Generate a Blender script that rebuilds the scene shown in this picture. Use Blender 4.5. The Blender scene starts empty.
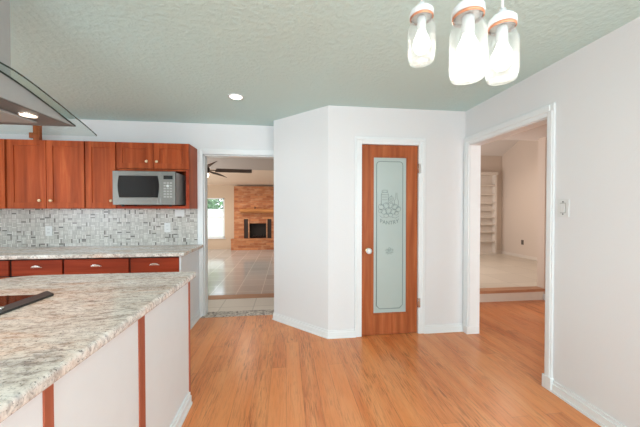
import bpy, bmesh, math, random
from mathutils import Vector, Matrix
random.seed(7)
S = bpy.context.scene
COL = S.collection
PI = math.pi

# ------------------------------------------------------------------ camera, world, light, exposure
cam_d = bpy.data.cameras.new('camera'); cam = bpy.data.objects.new('camera', cam_d); COL.objects.link(cam)
cam_d.sensor_width = 36.0; cam_d.lens = 284.0 / 640.0 * 36.0; cam_d.clip_start = 0.02
cam.location = (0, 0, 1.355)
cam.rotation_euler = (math.radians(90 - 0.8), 0, math.radians(-6.83))
S.camera = cam
S.view_settings.view_transform = 'Standard'; S.view_settings.look = 'None'
S.view_settings.gamma = 1.0; S.view_settings.use_curve_mapping = False
S.view_settings.exposure = -0.33

w = bpy.data.worlds.new('sky'); S.world = w; w.use_nodes = True
wn = w.node_tree.nodes; wl = w.node_tree.links
bg = wn['Background']; bg.inputs[0].default_value = (0.86, 0.93, 1.0, 1); bg.inputs[1].default_value = 4.2

def area(name, loc, rot, sx, sy, power, color=(1, 1, 1), spread=PI):
    d = bpy.data.lights.new(name, 'AREA'); d.shape = 'RECTANGLE'; d.size = sx; d.size_y = sy
    d.energy = power; d.color = color; d.spread = spread
    o = bpy.data.objects.new(name, d); COL.objects.link(o); o.location = loc; o.rotation_euler = rot
    return o
# daylight entering by the room's windows behind and to the left of the camera
area('daylight_rear_window', (-0.4, -3.0, 1.45), (math.radians(106), 0, 0), 3.2, 1.5, 165, (0.80, 0.94, 1.03))
area('daylight_left_window', (-4.14, 0.5, 1.5), (math.radians(104), 0, math.radians(-90)), 2.2, 1.3, 34, (0.80, 0.94, 1.03))
area('added_right_fill', (1.955, -1.3, 1.1), (math.radians(96), 0, math.radians(90)), 1.6, 1.9, 60, (0.80, 0.94, 1.03))  # added unseen source, cools and brightens the island panel and cabinets
# ceiling fittings of the kitchen, out of the frame, and the family room's, plus added fill lamps
def spot(name, loc, power, color=(1, .98, .95), radius=.06, angle=150):
    d = bpy.data.lights.new(name, 'SPOT'); d.energy = power; d.color = color; d.shadow_soft_size = radius
    d.spot_size = math.radians(angle); d.spot_blend = 0.6
    o = bpy.data.objects.new(name, d); COL.objects.link(o); o.location = loc
    return o
for i, (x, y) in enumerate(((-2.6, 2.6), (-2.6, 0.2), (0.9, -1.2), (-1.2, -1.2))):
    spot('recessed_lamp_light', (x, y, 2.40), 22)
spot('recessed_lamp_light', (-0.475, 2.818, 2.405), 6)
area('family_room_fill', (-4.9, 8.0, 1.0), (math.radians(88), 0, math.radians(-90)), 3.4, 1.6, 170, (1, .98, .96))  # fill from an area lamp at the closed left wall
for x, y in ((-1.9, 9.6), (-0.6, 9.6), (-1.0, 7.4)):
    spot('family_lamp_light', (x, y, 2.5), 58, (1, .92, .82))
area('living_room_fill', (2.2, 5.6, 1.6), (math.radians(90), 0, math.radians(-90)), 2.0, 1.4, 75, (1, .97, .95))  # area lamp added to lift the living room; the wall behind is closed
area('hall_fill', (3.1, -3.0, 1.4), (math.radians(96), 0, 0), 1.5, 1.5, 95, (.98, .98, 1))  # added area lamp, brightens the hall ceiling; no window behind it
spot('living_added_light', (4.4, 5.2, 3.0), 60, (1, .90, .80))  # unseen lamp added to warm the living room

# ------------------------------------------------------------------ material helpers
def srgb(r, g, b):
    f = lambda c: (c/255/12.92) if c/255 <= 0.04045 else ((c/255+0.055)/1.055)**2.4
    return (f(r), f(g), f(b), 1)
def new_mat(name):
    m = bpy.data.materials.new(name); m.use_nodes = True
    nt = m.node_tree; b = nt.nodes['Principled BSDF']
    return m, nt, b
def N(nt, t, **k):
    n = nt.nodes.new(t)
    for a, v in k.items(): setattr(n, a, v)
    return n
def coords(nt, scale=(1, 1, 1), rot=(0, 0, 0), loc=(0, 0, 0)):
    g = N(nt, 'ShaderNodeNewGeometry'); mp = N(nt, 'ShaderNodeMapping')
    nt.links.new(g.outputs['Position'], mp.inputs[0])
    mp.inputs['Scale'].default_value = scale; mp.inputs['Rotation'].default_value = rot; mp.inputs['Location'].default_value = loc
    return mp.outputs[0]
def noise(nt, vec, scale, detail=3, rough=.5, dist=0):
    n = N(nt, 'ShaderNodeTexNoise'); nt.links.new(vec, n.inputs['Vector'])
    n.inputs['Scale'].default_value = scale; n.inputs['Detail'].default_value = detail
    n.inputs['Roughness'].default_value = rough; n.inputs['Distortion'].default_value = dist
    return n.outputs['Fac']
def ramp(nt, fac, stops):
    r = N(nt, 'ShaderNodeValToRGB'); nt.links.new(fac, r.inputs[0])
    e = r.color_ramp.elements
    e[0].position, e[0].color = stops[0]; e[1].position, e[1].color = stops[-1]
    for p, c in stops[1:-1]:
        x = e.new(p); x.color = c
    return r.outputs[0]
def mix(nt, fac, a, b, mode='MIX'):
    m = N(nt, 'ShaderNodeMix', data_type='RGBA', blend_type=mode)
    if isinstance(fac, float): m.inputs[0].default_value = fac
    else: nt.links.new(fac, m.inputs[0])
    for i, v in ((6, a), (7, b)):
        if isinstance(v, tuple): m.inputs[i].default_value = v
        else: nt.links.new(v, m.inputs[i])
    return m.outputs[2]
def math_(nt, op, a, b=None):
    m = N(nt, 'ShaderNodeMath', operation=op)
    for i, v in ((0, a), (1, b)):
        if v is None: continue
        if isinstance(v, (int, float)): m.inputs[i].default_value = v
        else: nt.links.new(v, m.inputs[i])
    return m.outputs[0]
def bump(nt, b, h, strength=.2, dist=.002):
    n = N(nt, 'ShaderNodeBump'); nt.links.new(h, n.inputs['Height'])
    n.inputs['Strength'].default_value = strength; n.inputs['Distance'].default_value = dist
    nt.links.new(n.outputs[0], b.inputs['Normal'])
def plain(name, c, rough=.5, metal=0.0, var=.04, scale=9.0, spec=None):
    m, nt, b = new_mat(name)
    f = noise(nt, coords(nt), scale, 3)
    d = tuple(x*(1-var) for x in c[:3])+(1,); u = tuple(min(1, x*(1+var)) for x in c[:3])+(1,)
    nt.links.new(ramp(nt, f, [(.3, d), (.7, u)]), b.inputs['Base Color'])
    b.inputs['Roughness'].default_value = rough; b.inputs['Metallic'].default_value = metal
    if spec is not None: b.inputs['Specular IOR Level'].default_value = spec
    return m
def paint(name, c, scale=60, strength=.12, dist=.002):
    m, nt, b = new_mat(name)
    v = coords(nt)
    b.inputs['Base Color'].default_value = c; b.inputs['Roughness'].default_value = .75
    b.inputs['Specular IOR Level'].default_value = .25
    h = ramp(nt, noise(nt, v, scale, 4, .55), [(.42, (0, 0, 0, 1)), (.62, (1, 1, 1, 1))])
    bump(nt, b, h, strength, dist)
    return m
def emit(name, c, s):
    m, nt, b = new_mat(name)
    b.inputs['Base Color'].default_value = c
    b.inputs['Emission Color'].default_value = c; b.inputs['Emission Strength'].default_value = s
    return m
def wood(name, dark, mid, light, axis='Z', rough=.42, gscale=1.0):
    m, nt, b = new_mat(name)
    sc = {'X': (1.6, 24, 24), 'Y': (24, 1.6, 24), 'Z': (24, 24, 1.6)}[axis]
    v = coords(nt, tuple(x*gscale for x in sc))
    f = noise(nt, v, 1.0, 5, .6, .4)
    f2 = noise(nt, coords(nt, (3, 3, 3)), 1.0, 2)
    c = ramp(nt, f, [(.25, dark), (.5, mid), (.78, light)])
    c2 = mix(nt, math_(nt, 'MULTIPLY', f2, .8), c, mid)
    bsc = {'X': (1.2, 1.2, 17), 'Y': (17, 1.2, 17), 'Z': (17, 17, .6)}[axis]
    bt = ramp(nt, noise(nt, coords(nt, bsc), 1.0, 1, .4), [(.34, (.82, .79, .77, 1)), (.52, (1, 1, 1, 1)), (.68, (1.14, 1.16, 1.18, 1))])
    c2 = mix(nt, 1.0, c2, bt, 'MULTIPLY')
    nt.links.new(c2, b.inputs['Base Color']); b.inputs['Roughness'].default_value = rough
    b.inputs['Specular IOR Level'].default_value = .16
    return m

M = {}
M['wall'] = paint('wall_paint', srgb(226, 227, 227))
M['wall_beige'] = paint('beige_paint', srgb(204, 182, 158))
M['wall_living'] = paint('living_room_paint', srgb(206, 190, 176))
M['shelf_paint'] = plain('shelf_paint', srgb(212, 200, 188), .5, 0, .02)
M['ceiling'] = paint('ceiling_texture', srgb(203, 230, 227), 30, .38, .005)
M['ceiling_plain'] = paint('ceiling_plain', srgb(214, 206, 200), 38, .3, .004)
M['ceiling_grey'] = paint('grey_ceiling_paint', srgb(186, 178, 172), 38, .3, .004)
M['slope_beige'] = paint('slope_paint', srgb(226, 206, 186), 38, .2, .003)
M['trim'] = plain('white_trim', srgb(232, 236, 236), .35, 0, .01)
M['panel'] = plain('white_panel', srgb(224, 227, 228), .5, 0, .01)
M['plastic'] = plain('white_plastic', srgb(222, 224, 222), .35, 0, .01)
M['slot'] = plain('dark_slot', srgb(70, 68, 64), .6)
M['steel'] = plain('brushed_steel', (.235, .228, .212, 1), .36, 1.0, .05, 40)
M['steel_matte'] = plain('satin_steel', (.40, .395, .385, 1), .5, .35, .03, 30)
M['nickel'] = plain('nickel', (.75, .73, .70, 1), .22, 1.0, .02)
M['brass'] = plain('pale_brass', (.78, .62, .36, 1), .25, 1.0, .03)
M['knob'] = plain('cream_knob', srgb(222, 196, 158), .25, 0.0, .03)
M['black'] = plain('black_gloss', (.010, .010, .011, 1), .06, 0, .02)
M['dark'] = plain('dark_metal', (.028, .027, .027, 1), .38, 0, .05)
M['gap'] = plain('dark_gap', (.02, .012, .01, 1), .7)
M['cherry'] = wood('cherry_upright', srgb(122, 50, 24), srgb(164, 76, 38), srgb(196, 108, 62), 'Z')
M['cherry_x'] = wood('cherry_level', srgb(120, 44, 24), srgb(156, 62, 36), srgb(180, 82, 48), 'X')
M['oak_door'] = wood('door_stain', srgb(126, 64, 36), srgb(168, 92, 54), srgb(194, 120, 76), 'Z', .42)
M['strip_wood'] = wood('batten_stain', srgb(146, 76, 54), srgb(172, 96, 72), srgb(188, 114, 90), 'Z', .5)
M['nosing'] = wood('nosing_stain', srgb(158, 112, 82), srgb(184, 136, 104), srgb(202, 156, 124), 'X', .4)
M['mantel'] = wood('mantel_pine', srgb(150, 98, 56), srgb(186, 126, 76), srgb(206, 150, 98), 'X', .5)
M['fan_wood'] = wood('fan_blade_walnut', srgb(82, 66, 56), srgb(108, 90, 78), srgb(130, 112, 98), 'X', .5)
M['brown_dark'] = plain('bronze_brown', srgb(52, 38, 30), .5, .2)
M['black_matte'] = plain('matte_black', (.02, .015, .012, 1), .9)  # even near-black for the firebox panel and the vent backing

def m_floor():
    m, nt, b = new_mat('laminate_planks')
    v = coords(nt, (1, 1, 1), (0, 0, PI/2))
    br = N(nt, 'ShaderNodeTexBrick'); nt.links.new(v, br.inputs['Vector'])
    br.offset = .37; br.offset_frequency = 2
    br.inputs['Scale'].default_value = 1.0; br.inputs['Mortar Size'].default_value = .0012
    br.inputs['Brick Width'].default_value = 1.22; br.inputs['Row Height'].default_value = .122
    br.inputs['Color1'].default_value = srgb(230, 142, 80); br.inputs['Color2'].default_value = srgb(208, 116, 60)
    br.inputs['Mortar'].default_value = srgb(150, 84, 46); br.inputs['Bias'].default_value = -.1
    g = noise(nt, coords(nt, (105, 7, 1)), 1.0, 5, .65, .5)
    g2 = noise(nt, coords(nt, (9, 1.1, 1), (0, 0, 0), (3, 1, 0)), 1.0, 3, .6, .3)
    patch = ramp(nt, noise(nt, coords(nt, (6.5, 1.6, 1), (0, 0, 0), (9, 4, 0)), 1.0, 2), [(.46, (0, 0, 0, 1)), (.64, (1, 1, 1, 1))])
    streak = ramp(nt, g, [(.38, (1, 1, 1, 1)), (.52, (0, 0, 0, 1))])
    c1 = mix(nt, ramp(nt, g2, [(.35, (0, 0, 0, 1)), (.7, (1, 1, 1, 1))]), br.outputs[0], srgb(232, 156, 100))
    b2 = N(nt, 'ShaderNodeTexBrick'); nt.links.new(v, b2.inputs['Vector']); b2.offset = .37; b2.offset_frequency = 2
    b2.inputs['Scale'].default_value = 1.0; b2.inputs['Mortar Size'].default_value = 0
    b2.inputs['Brick Width'].default_value = 1.22; b2.inputs['Row Height'].default_value = .122
    b2.inputs['Color1'].default_value = (.25, .25, .25, 1); b2.inputs['Color2'].default_value = (1, 1, 1, 1)
    sc_ = N(nt, 'ShaderNodeSeparateColor'); nt.links.new(b2.outputs['Color'], sc_.inputs[0])
    streak = math_(nt, 'MULTIPLY', streak, sc_.outputs[0])
    k = math_(nt, 'MULTIPLY', streak, patch)
    k2 = math_(nt, 'MULTIPLY', k, .55)
    k3 = math_(nt, 'ADD', k2, math_(nt, 'MULTIPLY', streak, .38))
    c2 = mix(nt, k3, c1, srgb(138, 76, 42))
    nt.links.new(c2, b.inputs['Base Color'])
    b.inputs['Roughness'].default_value = .3
    bump(nt, b, br.outputs['Fac'], -.15, .001)
    return m
M['floor'] = m_floor()

def m_granite():
    m, nt, b = new_mat('granite')
    v = coords(nt)
    rot = (0, 0, -.35)
    big = noise(nt, coords(nt, (1.1, 3.4, 1), rot), 2.4, 6, .62, 1.2)
    mid = noise(nt, coords(nt, (1, 1.9, 1), rot), 26, 6, .72, .5)
    fine = noise(nt, v, 95, 4, .75)
    rust = noise(nt, coords(nt, (.8, 2.4, 1), rot, (5.3, 2.2, 0)), 2.0, 5, .65, .9)
    base = ramp(nt, mid, [(.33, srgb(96, 88, 86)), (.43, srgb(174, 164, 156)), (.54, srgb(236, 230, 222)), (.75, srgb(250, 248, 244))])
    tone = ramp(nt, big, [(.34, srgb(156, 142, 134)), (.43, srgb(214, 202, 190)), (.56, srgb(236, 230, 222)), (.68, srgb(248, 248, 246))])
    c = mix(nt, .5, base, tone)
    rf = ramp(nt, rust, [(.47, (0, 0, 0, 1)), (.64, (.75, .75, .75, 1))])
    c = mix(nt, rf, c, mix(nt, .45, base, srgb(222, 160, 112)))
    vein = ramp(nt, noise(nt, coords(nt, (1.6, 5.5, 2), rot), 4.6, 7, .72, 1.6), [(.36, (1, 1, 1, 1)), (.45, (0, 0, 0, 1))])
    c = mix(nt, math_(nt, 'MULTIPLY', vein, .5), c, srgb(104, 86, 80))
    sp = ramp(nt, fine, [(.36, (1, 1, 1, 1)), (.43, (0, 0, 0, 1))])
    c = mix(nt, math_(nt, 'MULTIPLY', sp, .8), c, srgb(60, 54, 54))
    nt.links.new(c, b.inputs['Base Color']); b.inputs['Roughness'].default_value = .16
    return m
M['granite'] = m_granite()

def m_mosaic():
    # basket-weave mosaic: square cells hold two strips, laid level and upright in turn
    m, nt, b = new_mat('basketweave_mosaic')
    v = coords(nt)
    sp = N(nt, 'ShaderNodeSeparateXYZ'); nt.links.new(v, sp.inputs[0])
    s = .050
    x = math_(nt, 'DIVIDE', sp.outputs[0], s); z = math_(nt, 'DIVIDE', sp.outputs[2], s)
    fx = math_(nt, 'FLOOR', x); fz = math_(nt, 'FLOOR', z)
    lx = math_(nt, 'SUBTRACT', x, fx); lz = math_(nt, 'SUBTRACT', z, fz)
    par = math_(nt, 'FLOORED_MODULO', math_(nt, 'ADD', fx, fz), 2.0)
    inv = math_(nt, 'SUBTRACT', 1.0, par)
    a = math_(nt, 'ADD', math_(nt, 'MULTIPLY', lx, par), math_(nt, 'MULTIPLY', lz, inv))   # across the strips
    l = math_(nt, 'ADD', math_(nt, 'MULTIPLY', lz, par), math_(nt, 'MULTIPLY', lx, inv))   # along
    a2 = math_(nt, 'MULTIPLY', a, 3.0); fa = math_(nt, 'FLOOR', a2); la = math_(nt, 'SUBTRACT', a2, fa)
    ea = math_(nt, 'MINIMUM', la, math_(nt, 'SUBTRACT', 1.0, la))
    el = math_(nt, 'MULTIPLY', math_(nt, 'MINIMUM', l, math_(nt, 'SUBTRACT', 1.0, l)), 3.0)
    edge = math_(nt, 'MINIMUM', ea, el)
    cv = N(nt, 'ShaderNodeCombineXYZ')
    nt.links.new(fx, cv.inputs[0]); nt.links.new(fz, cv.inputs[1]); nt.links.new(fa, cv.inputs[2])
    wn_ = N(nt, 'ShaderNodeTexWhiteNoise'); nt.links.new(cv.outputs[0], wn_.inputs[0])
    c = ramp(nt, wn_.outputs['Value'], [(0.0, srgb(112, 110, 106)), (.07, srgb(140, 138, 132)), (.11, srgb(188, 186, 180)), (.5, srgb(204, 202, 195)), (1, srgb(222, 221, 215))])
    gr = ramp(nt, edge, [(.07, (1, 1, 1, 1)), (.14, (0, 0, 0, 1))])
    c = mix(nt, gr, c, srgb(158, 155, 148))
    nt.links.new(c, b.inputs['Base Color']); b.inputs['Roughness'].default_value = .2
    bump(nt, b, edge, .3, .001)
    return m
M['mosaic'] = m_mosaic()

def m_brick():
    m, nt, b = new_mat('red_brick')
    v = coords(nt, (1, 1, 1), (math.radians(-90), 0, 0))
    br = N(nt, 'ShaderNodeTexBrick'); nt.links.new(v, br.inputs['Vector'])
    br.inputs['Scale'].default_value = 1; br.inputs['Brick Width'].default_value = .30; br.inputs['Row Height'].default_value = .09
    br.inputs['Mortar Size'].default_value = .008
    br.inputs['Color1'].default_value = srgb(198, 130, 84); br.inputs['Color2'].default_value = srgb(160, 92, 58)
    br.inputs['Mortar'].default_value = srgb(176, 124, 86)
    f = noise(nt, coords(nt, (4, 4, 11)), 1.0, 3)
    c = mix(nt, ramp(nt, f, [(.5, (0, 0, 0, 1)), (.7, (.5, .5, .5, 1))]), br.outputs[0], srgb(212, 164, 124))
    nt.links.new(c, b.inputs['Base Color']); b.inputs['Roughness'].default_value = .8
    bump(nt, b, br.outputs['Fac'], -.4, .006)
    return m
M['brick'] = m_brick()

def m_tile(name, c1, c2, mortar, size, rough=.2, rot=0.0):
    m, nt, b = new_mat(name)
    v = coords(nt, (1, 1, 1), (0, 0, rot))
    br = N(nt, 'ShaderNodeTexBrick'); nt.links.new(v, br.inputs['Vector']); br.offset = 0
    br.inputs['Scale'].default_value = 1; br.inputs['Brick Width'].default_value = size; br.inputs['Row Height'].default_value = size
    br.inputs['Mortar Size'].default_value = .007
    br.inputs['Color1'].default_value = c1; br.inputs['Color2'].default_value = c2; br.inputs['Mortar'].default_value = mortar
    f = noise(nt, v, 5, 4)
    c = mix(nt, math_(nt, 'MULTIPLY', f, .35), br.outputs[0], c2)
    nt.links.new(c, b.inputs['Base Color']); b.inputs['Roughness'].default_value = rough
    return m
M['tile'] = m_tile('grey_floor_tile', srgb(196, 194, 190), srgb(182, 179, 174), srgb(226, 222, 216), .45, .12)
M['tile_brightened'] = m_tile('brightened_landing_tile', srgb(226, 218, 206), srgb(214, 206, 194), srgb(184, 176, 164), .45, .35)  # lighter copy of the grey tile, making up for shade on the landing
M['tile_pale'] = m_tile('pale_floor_tile', srgb(206, 194, 178), srgb(198, 186, 170), srgb(176, 164, 150), .6, .35)
M['riser'] = plain('pale_riser', srgb(222, 212, 198), .5, 0, .03)

def m_pebble():
    m, nt, b = new_mat('pebble_threshold')
    vo = N(nt, 'ShaderNodeTexVoronoi'); nt.links.new(coords(nt), vo.inputs['Vector']); vo.inputs['Scale'].default_value = 42
    sx = N(nt, 'ShaderNodeSeparateColor'); nt.links.new(vo.outputs['Color'], sx.inputs[0])
    c = ramp(nt, sx.outputs[0], [(0, srgb(96, 88, 82)), (.3, srgb(160, 150, 140)), (1, srgb(214, 206, 194))])
    nt.links.new(c, b.inputs['Base Color']); b.inputs['Roughness'].default_value = .4
    return m
M['pebble'] = m_pebble()

def m_glass(name, tint, gloss=.9, white=0.0):
    m = bpy.data.materials.new(name); m.use_nodes = True; nt = m.node_tree
    nt.nodes.remove(nt.nodes['Principled BSDF']); out = nt.nodes['Material Output']
    t = N(nt, 'ShaderNodeBsdfTransparent'); t.inputs[0].default_value = tint
    g = N(nt, 'ShaderNodeBsdfGlossy'); g.inputs['Roughness'].default_value = .04
    fr = N(nt, 'ShaderNodeLayerWeight'); fr.inputs[0].default_value = .5
    f2 = math_(nt, 'MULTIPLY', math_(nt, 'ADD', .04, math_(nt, 'MULTIPLY', math_(nt, 'POWER', fr.outputs['Facing'], 6.0), .5)), gloss)
    a = N(nt, 'ShaderNodeMixShader'); nt.links.new(f2, a.inputs[0]); nt.links.new(t.outputs[0], a.inputs[1]); nt.links.new(g.outputs[0], a.inputs[2])
    res = a.outputs[0]
    if white:
        d = N(nt, 'ShaderNodeBsdfTranslucent'); d.inputs[0].default_value = (.95, .96, .95, 1)
        d2 = N(nt, 'ShaderNodeBsdfDiffuse'); d2.inputs[0].default_value = (.9, .92, .9, 1)
        ad = N(nt, 'ShaderNodeMixShader'); ad.inputs[0].default_value = .4
        nt.links.new(d.outputs[0], ad.inputs[1]); nt.links.new(d2.outputs[0], ad.inputs[2])
        lw = N(nt, 'ShaderNodeLayerWeight'); lw.inputs[0].default_value = .35
        k = math_(nt, 'MULTIPLY', math_(nt, 'ADD', lw.outputs['Facing'], .15), white)
        mm = N(nt, 'ShaderNodeMixShader'); nt.links.new(k, mm.inputs[0])
        nt.links.new(res, mm.inputs[1]); nt.links.new(ad.outputs[0], mm.inputs[2]); res = mm.outputs[0]
    nt.links.new(res, out.inputs[0])
    return m
M['glass'] = m_glass('clear_glass', (.93, .96, .94, 1))
M['window_glass'] = m_glass('window_glass', (.97, .98, .98, 1), .6)
M['jar_glass'] = m_glass('jar_glass', (.93, .94, .935, 1), .9, .20)
M['glass_edge'] = plain('green_glass_edge', srgb(44, 52, 46), .25, 0, .02)
M['frosted'] = plain('frosted_glass', srgb(176, 190, 185), .28, 0, .03, 2.5)
M['etch'] = plain('etched_line', srgb(128, 142, 138), .5)
M['bulb'] = emit('bulb_glow', (1, .96, .90, 1), 4)
M['lens'] = emit('lamp_lens', (1, .96, .88, 1), 9)
M['hood_lens'] = emit('hood_lens', (1, .84, .66, 1), 2.4)
M['fan_globe'] = emit('fan_globe', (1, .93, .82, 1), 3)
M['copper'] = plain('copper_band', srgb(206, 140, 104), .35, .3, .05)
M['lid_white'] = plain('white_lid', srgb(226, 228, 228), .3, .0, .02)
M['display'] = plain('dim_display', srgb(28, 34, 34), .2)
M['button'] = plain('pale_button', srgb(168, 167, 162), .4)
M['fence'] = plain('white_fence', srgb(236, 236, 234), .6)
M['leaf'] = plain('tree_leaves', srgb(130, 165, 120), .7, 0, .35, 6)
M['grass'] = plain('lawn', srgb(130, 150, 100), .8, 0, .2, 5)
M['vent'] = plain('vent_brown', srgb(92, 82, 74), .5)

# ------------------------------------------------------------------ mesh helpers (world metres)
class MB:
    def __init__(s): s.bm = bmesh.new(); s.mi = 0
    def _set(s, vs):
        for f in {f for v in vs for f in v.link_faces}: f.material_index = s.mi
    def box(s, x0, y0, z0, x1, y1, z1, bev=0.0, seg=2):
        r = bmesh.ops.create_cube(s.bm, size=1)['verts']
        for v in r:
            v.co = Vector(((x0+x1)/2+v.co.x*(x1-x0), (y0+y1)/2+v.co.y*(y1-y0), (z0+z1)/2+v.co.z*(z1-z0)))
        s._set(r)
        if bev > 0:
            es = list({e for v in r for e in v.link_edges})
            bmesh.ops.bevel(s.bm, geom=es, offset=bev, segments=seg, profile=.5, affect='EDGES', material=-1)
        return s
    def prism(s, pts, axis, a, b, bev=0.0):
        # pts: closed 2D outline in the plane normal to axis ('X': (y,z), 'Y': (x,z), 'Z': (x,y)), swept from a to b
        def P(p, t): return {'X': (t, p[0], p[1]), 'Y': (p[0], t, p[1]), 'Z': (p[0], p[1], t)}[axis]
        A = [s.bm.verts.new(P(p, a)) for p in pts]; B = [s.bm.verts.new(P(p, b)) for p in pts]
        fs = [s.bm.faces.new(A), s.bm.faces.new(B[::-1])]
        n = len(pts)
        for i in range(n): fs.append(s.bm.faces.new((A[i], B[i], B[(i+1) % n], A[(i+1) % n])))
        for f in fs: f.material_index = s.mi
        bmesh.ops.recalc_face_normals(s.bm, faces=fs)
        if bev > 0:
            es = list({e for v in A+B for e in v.link_edges})
            bmesh.ops.bevel(s.bm, geom=es, offset=bev, segments=3, profile=.5, affect='EDGES', material=-1)
        return s
    def lathe(s, prof, cx=0, cy=0, cz=0, axis='Z', seg=28, closed=False):
        rings = []
        for r, t in prof:
            ring = []
            for i in range(seg):
                a = 2*PI*i/seg; u, v = r*math.cos(a), r*math.sin(a)
                p = {'Z': (cx+u, cy+v, cz+t), 'Y': (cx+u, cy+t, cz+v), 'X': (cx+t, cy+u, cz+v)}[axis]
                ring.append(s.bm.verts.new(p))
            rings.append(ring)
        fs = []
        for k in range(len(rings)-1):
            for i in range(seg):
                fs.append(s.bm.faces.new((rings[k][i], rings[k][(i+1) % seg], rings[k+1][(i+1) % seg], rings[k+1][i])))
        if not closed:
            fs.append(s.bm.faces.new(rings[0][::-1])); fs.append(s.bm.faces.new(rings[-1]))
        for f in fs: f.material_index = s.mi; f.smooth = True
        bmesh.ops.recalc_face_normals(s.bm, faces=fs)
        return s
    def tube(s, pts, r, seg=8, closed=False):
        pts = [Vector(p) for p in pts]; n = len(pts); rings = []
        for i in range(n):
            a = pts[(i-1) % n] if (i or closed) else pts[i]; b = pts[(i+1) % n] if (i < n-1 or closed) else pts[i]
            t = (b-a).normalized() if (b-a).length > 1e-9 else Vector((0, 0, 1))
            u = t.cross(Vector((0, 1, 0)) if abs(t.y) < .9 else Vector((1, 0, 0))).normalized(); v = t.cross(u)
            rings.append([s.bm.verts.new(pts[i]+u*math.cos(2*PI*k/seg)*r+v*math.sin(2*PI*k/seg)*r) for k in range(seg)])
        fs = []
        for i in range(n if closed else n-1):
            A, B = rings[i], rings[(i+1) % n]
            for k in range(seg): fs.append(s.bm.faces.new((A[k], A[(k+1) % seg], B[(k+1) % seg], B[k])))
        if not closed: fs += [s.bm.faces.new(rings[0][::-1]), s.bm.faces.new(rings[-1])]
        for f in fs: f.material_index = s.mi; f.smooth = True
        bmesh.ops.recalc_face_normals(s.bm, faces=fs)
        return s
    def build(s, name, mats, parent=None, label=None):
        me = bpy.data.meshes.new(name)
        off = Vector((0, 0, 0)); p = parent
        while p is not None: off += p.location; p = p.parent
        for v in s.bm.verts: v.co -= off
        s.bm.to_mesh(me); s.bm.free()
        for m in (mats if isinstance(mats, (list, tuple)) else [mats]): me.materials.append(M[m])
        o = bpy.data.objects.new(name, me); COL.objects.link(o)
        if parent: o.parent = parent
        if label: o['label'] = label
        return o
def tag(o, label, cat, group=None, kind=None):
    o['label'] = label; o['category'] = cat
    if group: o['group'] = group
    if kind: o['kind'] = kind
    return o
def thing(name, loc, label, cat, group=None, kind=None):
    o = bpy.data.objects.new(name, None); COL.objects.link(o); o.location = loc; o.empty_display_size = .1
    return tag(o, label, cat, group, kind)
def box(name, x0, y0, z0, x1, y1, z1, mat, parent=None, bev=0.0, label=None):
    return MB().box(x0, y0, z0, x1, y1, z1, bev).build(name, mat, parent, label)
def struct(o, label=None):
    o['kind'] = 'structure'
    if label: o['label'] = label
    return o
def copy_tree(o, parent=None):
    c = o.copy(); COL.objects.link(c)
    if parent: c.parent = parent
    for ch in list(o.children): copy_tree(ch, c)
    return c

H = 2.44
XR, YP, YB = 1.975, 2.945, 3.75      # right wall, pantry wall, back wall faces
T = .12
# ------------------------------------------------------------------ room shell
struct(MB().box(-4.2, -3.1, -.1, 2.1, 3.69, 0).box(2.1, -3.1, -.1, 4.1, 3.82, 0).build('floor', 'floor'), 'orange brown wood plank floor of the kitchen and hall')
struct(MB().box(-4.3, -3.2, H, 2.04, 3.87, H+.12).build('ceiling', 'ceiling'), 'pale grey green textured kitchen ceiling')
struct(MB().box(2.04, -3.2, H, 4.2, 3.87, H+.12).build('ceiling_hall', 'ceiling_plain'), 'pale ceiling of the hall')
# back wall with the doorway to the family room
OX0, OX1, OH = -1.035, -.14, 2.05
struct(MB().box(-4.3, YB, 0, OX0, YB+T, H).box(OX0, YB, OH, OX1, YB+T, H).box(OX1, YB, 0, 2.1, YB+T, H).build('wall_back', 'wall'), 'white back wall behind the cherry wall cabinets')
# pantry closet: front wall with a doorway, diagonal wall, left return
DX0, DX1, DH = .785, 1.44, 2.06
struct(MB().box(.44, YP, 0, DX0, YP+T, H).box(DX0, YP, DH, DX1, YP+T, H).box(DX1, YP, 0, XR, YP+T, H).build('wall_pantry', 'wall'), 'white wall around the pantry door')
struct(MB().prism([(.44, YP), (.44, YP+T), (-.03, 3.60), (-.03, YB), (-.148, YB), (-.148, 3.533)], 'Z', 0, H).build('wall_diagonal', 'wall'), 'white diagonal wall of the pantry corner')
# right wall with the wide opening to the hall
RY0, RY1, RH = 1.930, 2.868, 2.06
struct(MB().box(XR, -3.1, 0, XR+T, -2.15, H).box(XR, -2.15, 2.1, XR+T, -.45, H).box(XR, -.45, 0, XR+T, RY0, H).box(XR, RY0, RH, XR+T, RY1, H).box(XR, RY1, 0, XR+T, YB, H).build('wall_right', 'wall'), 'white right hand wall with the opening to the hall')
# rear and left walls with windows (behind the camera)
struct(MB().box(-4.3, -3.22, 0, -2.0, -3.1, H).box(1.2, -3.22, 0, 4.2, -3.1, H).box(-2.0, -3.22, 0, 1.2, -3.1, .75).box(-2.0, -3.22, 2.25, 1.2, -3.1, H).build('wall_rear', 'wall'))
struct(MB().box(-4.3, -3.1, 0, -4.2, -.6, H).box(-4.3, 1.6, 0, -4.2, YB, H).box(-4.3, -.6, 0, -4.2, 1.6, .85).box(-4.3, -.6, 2.15, -4.2, 1.6, H).build('wall_left', 'wall'))
struct(MB().box(4.1, -3.1, 0, 4.2, 3.82, H).build('wall_hall', 'wall_beige'))
struct(MB().box(3.845, 3.82, 0, 6.2, 3.94, H).build('wall_hall_end', 'wall_living'), 'beige end wall at the right of the hall step')

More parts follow.
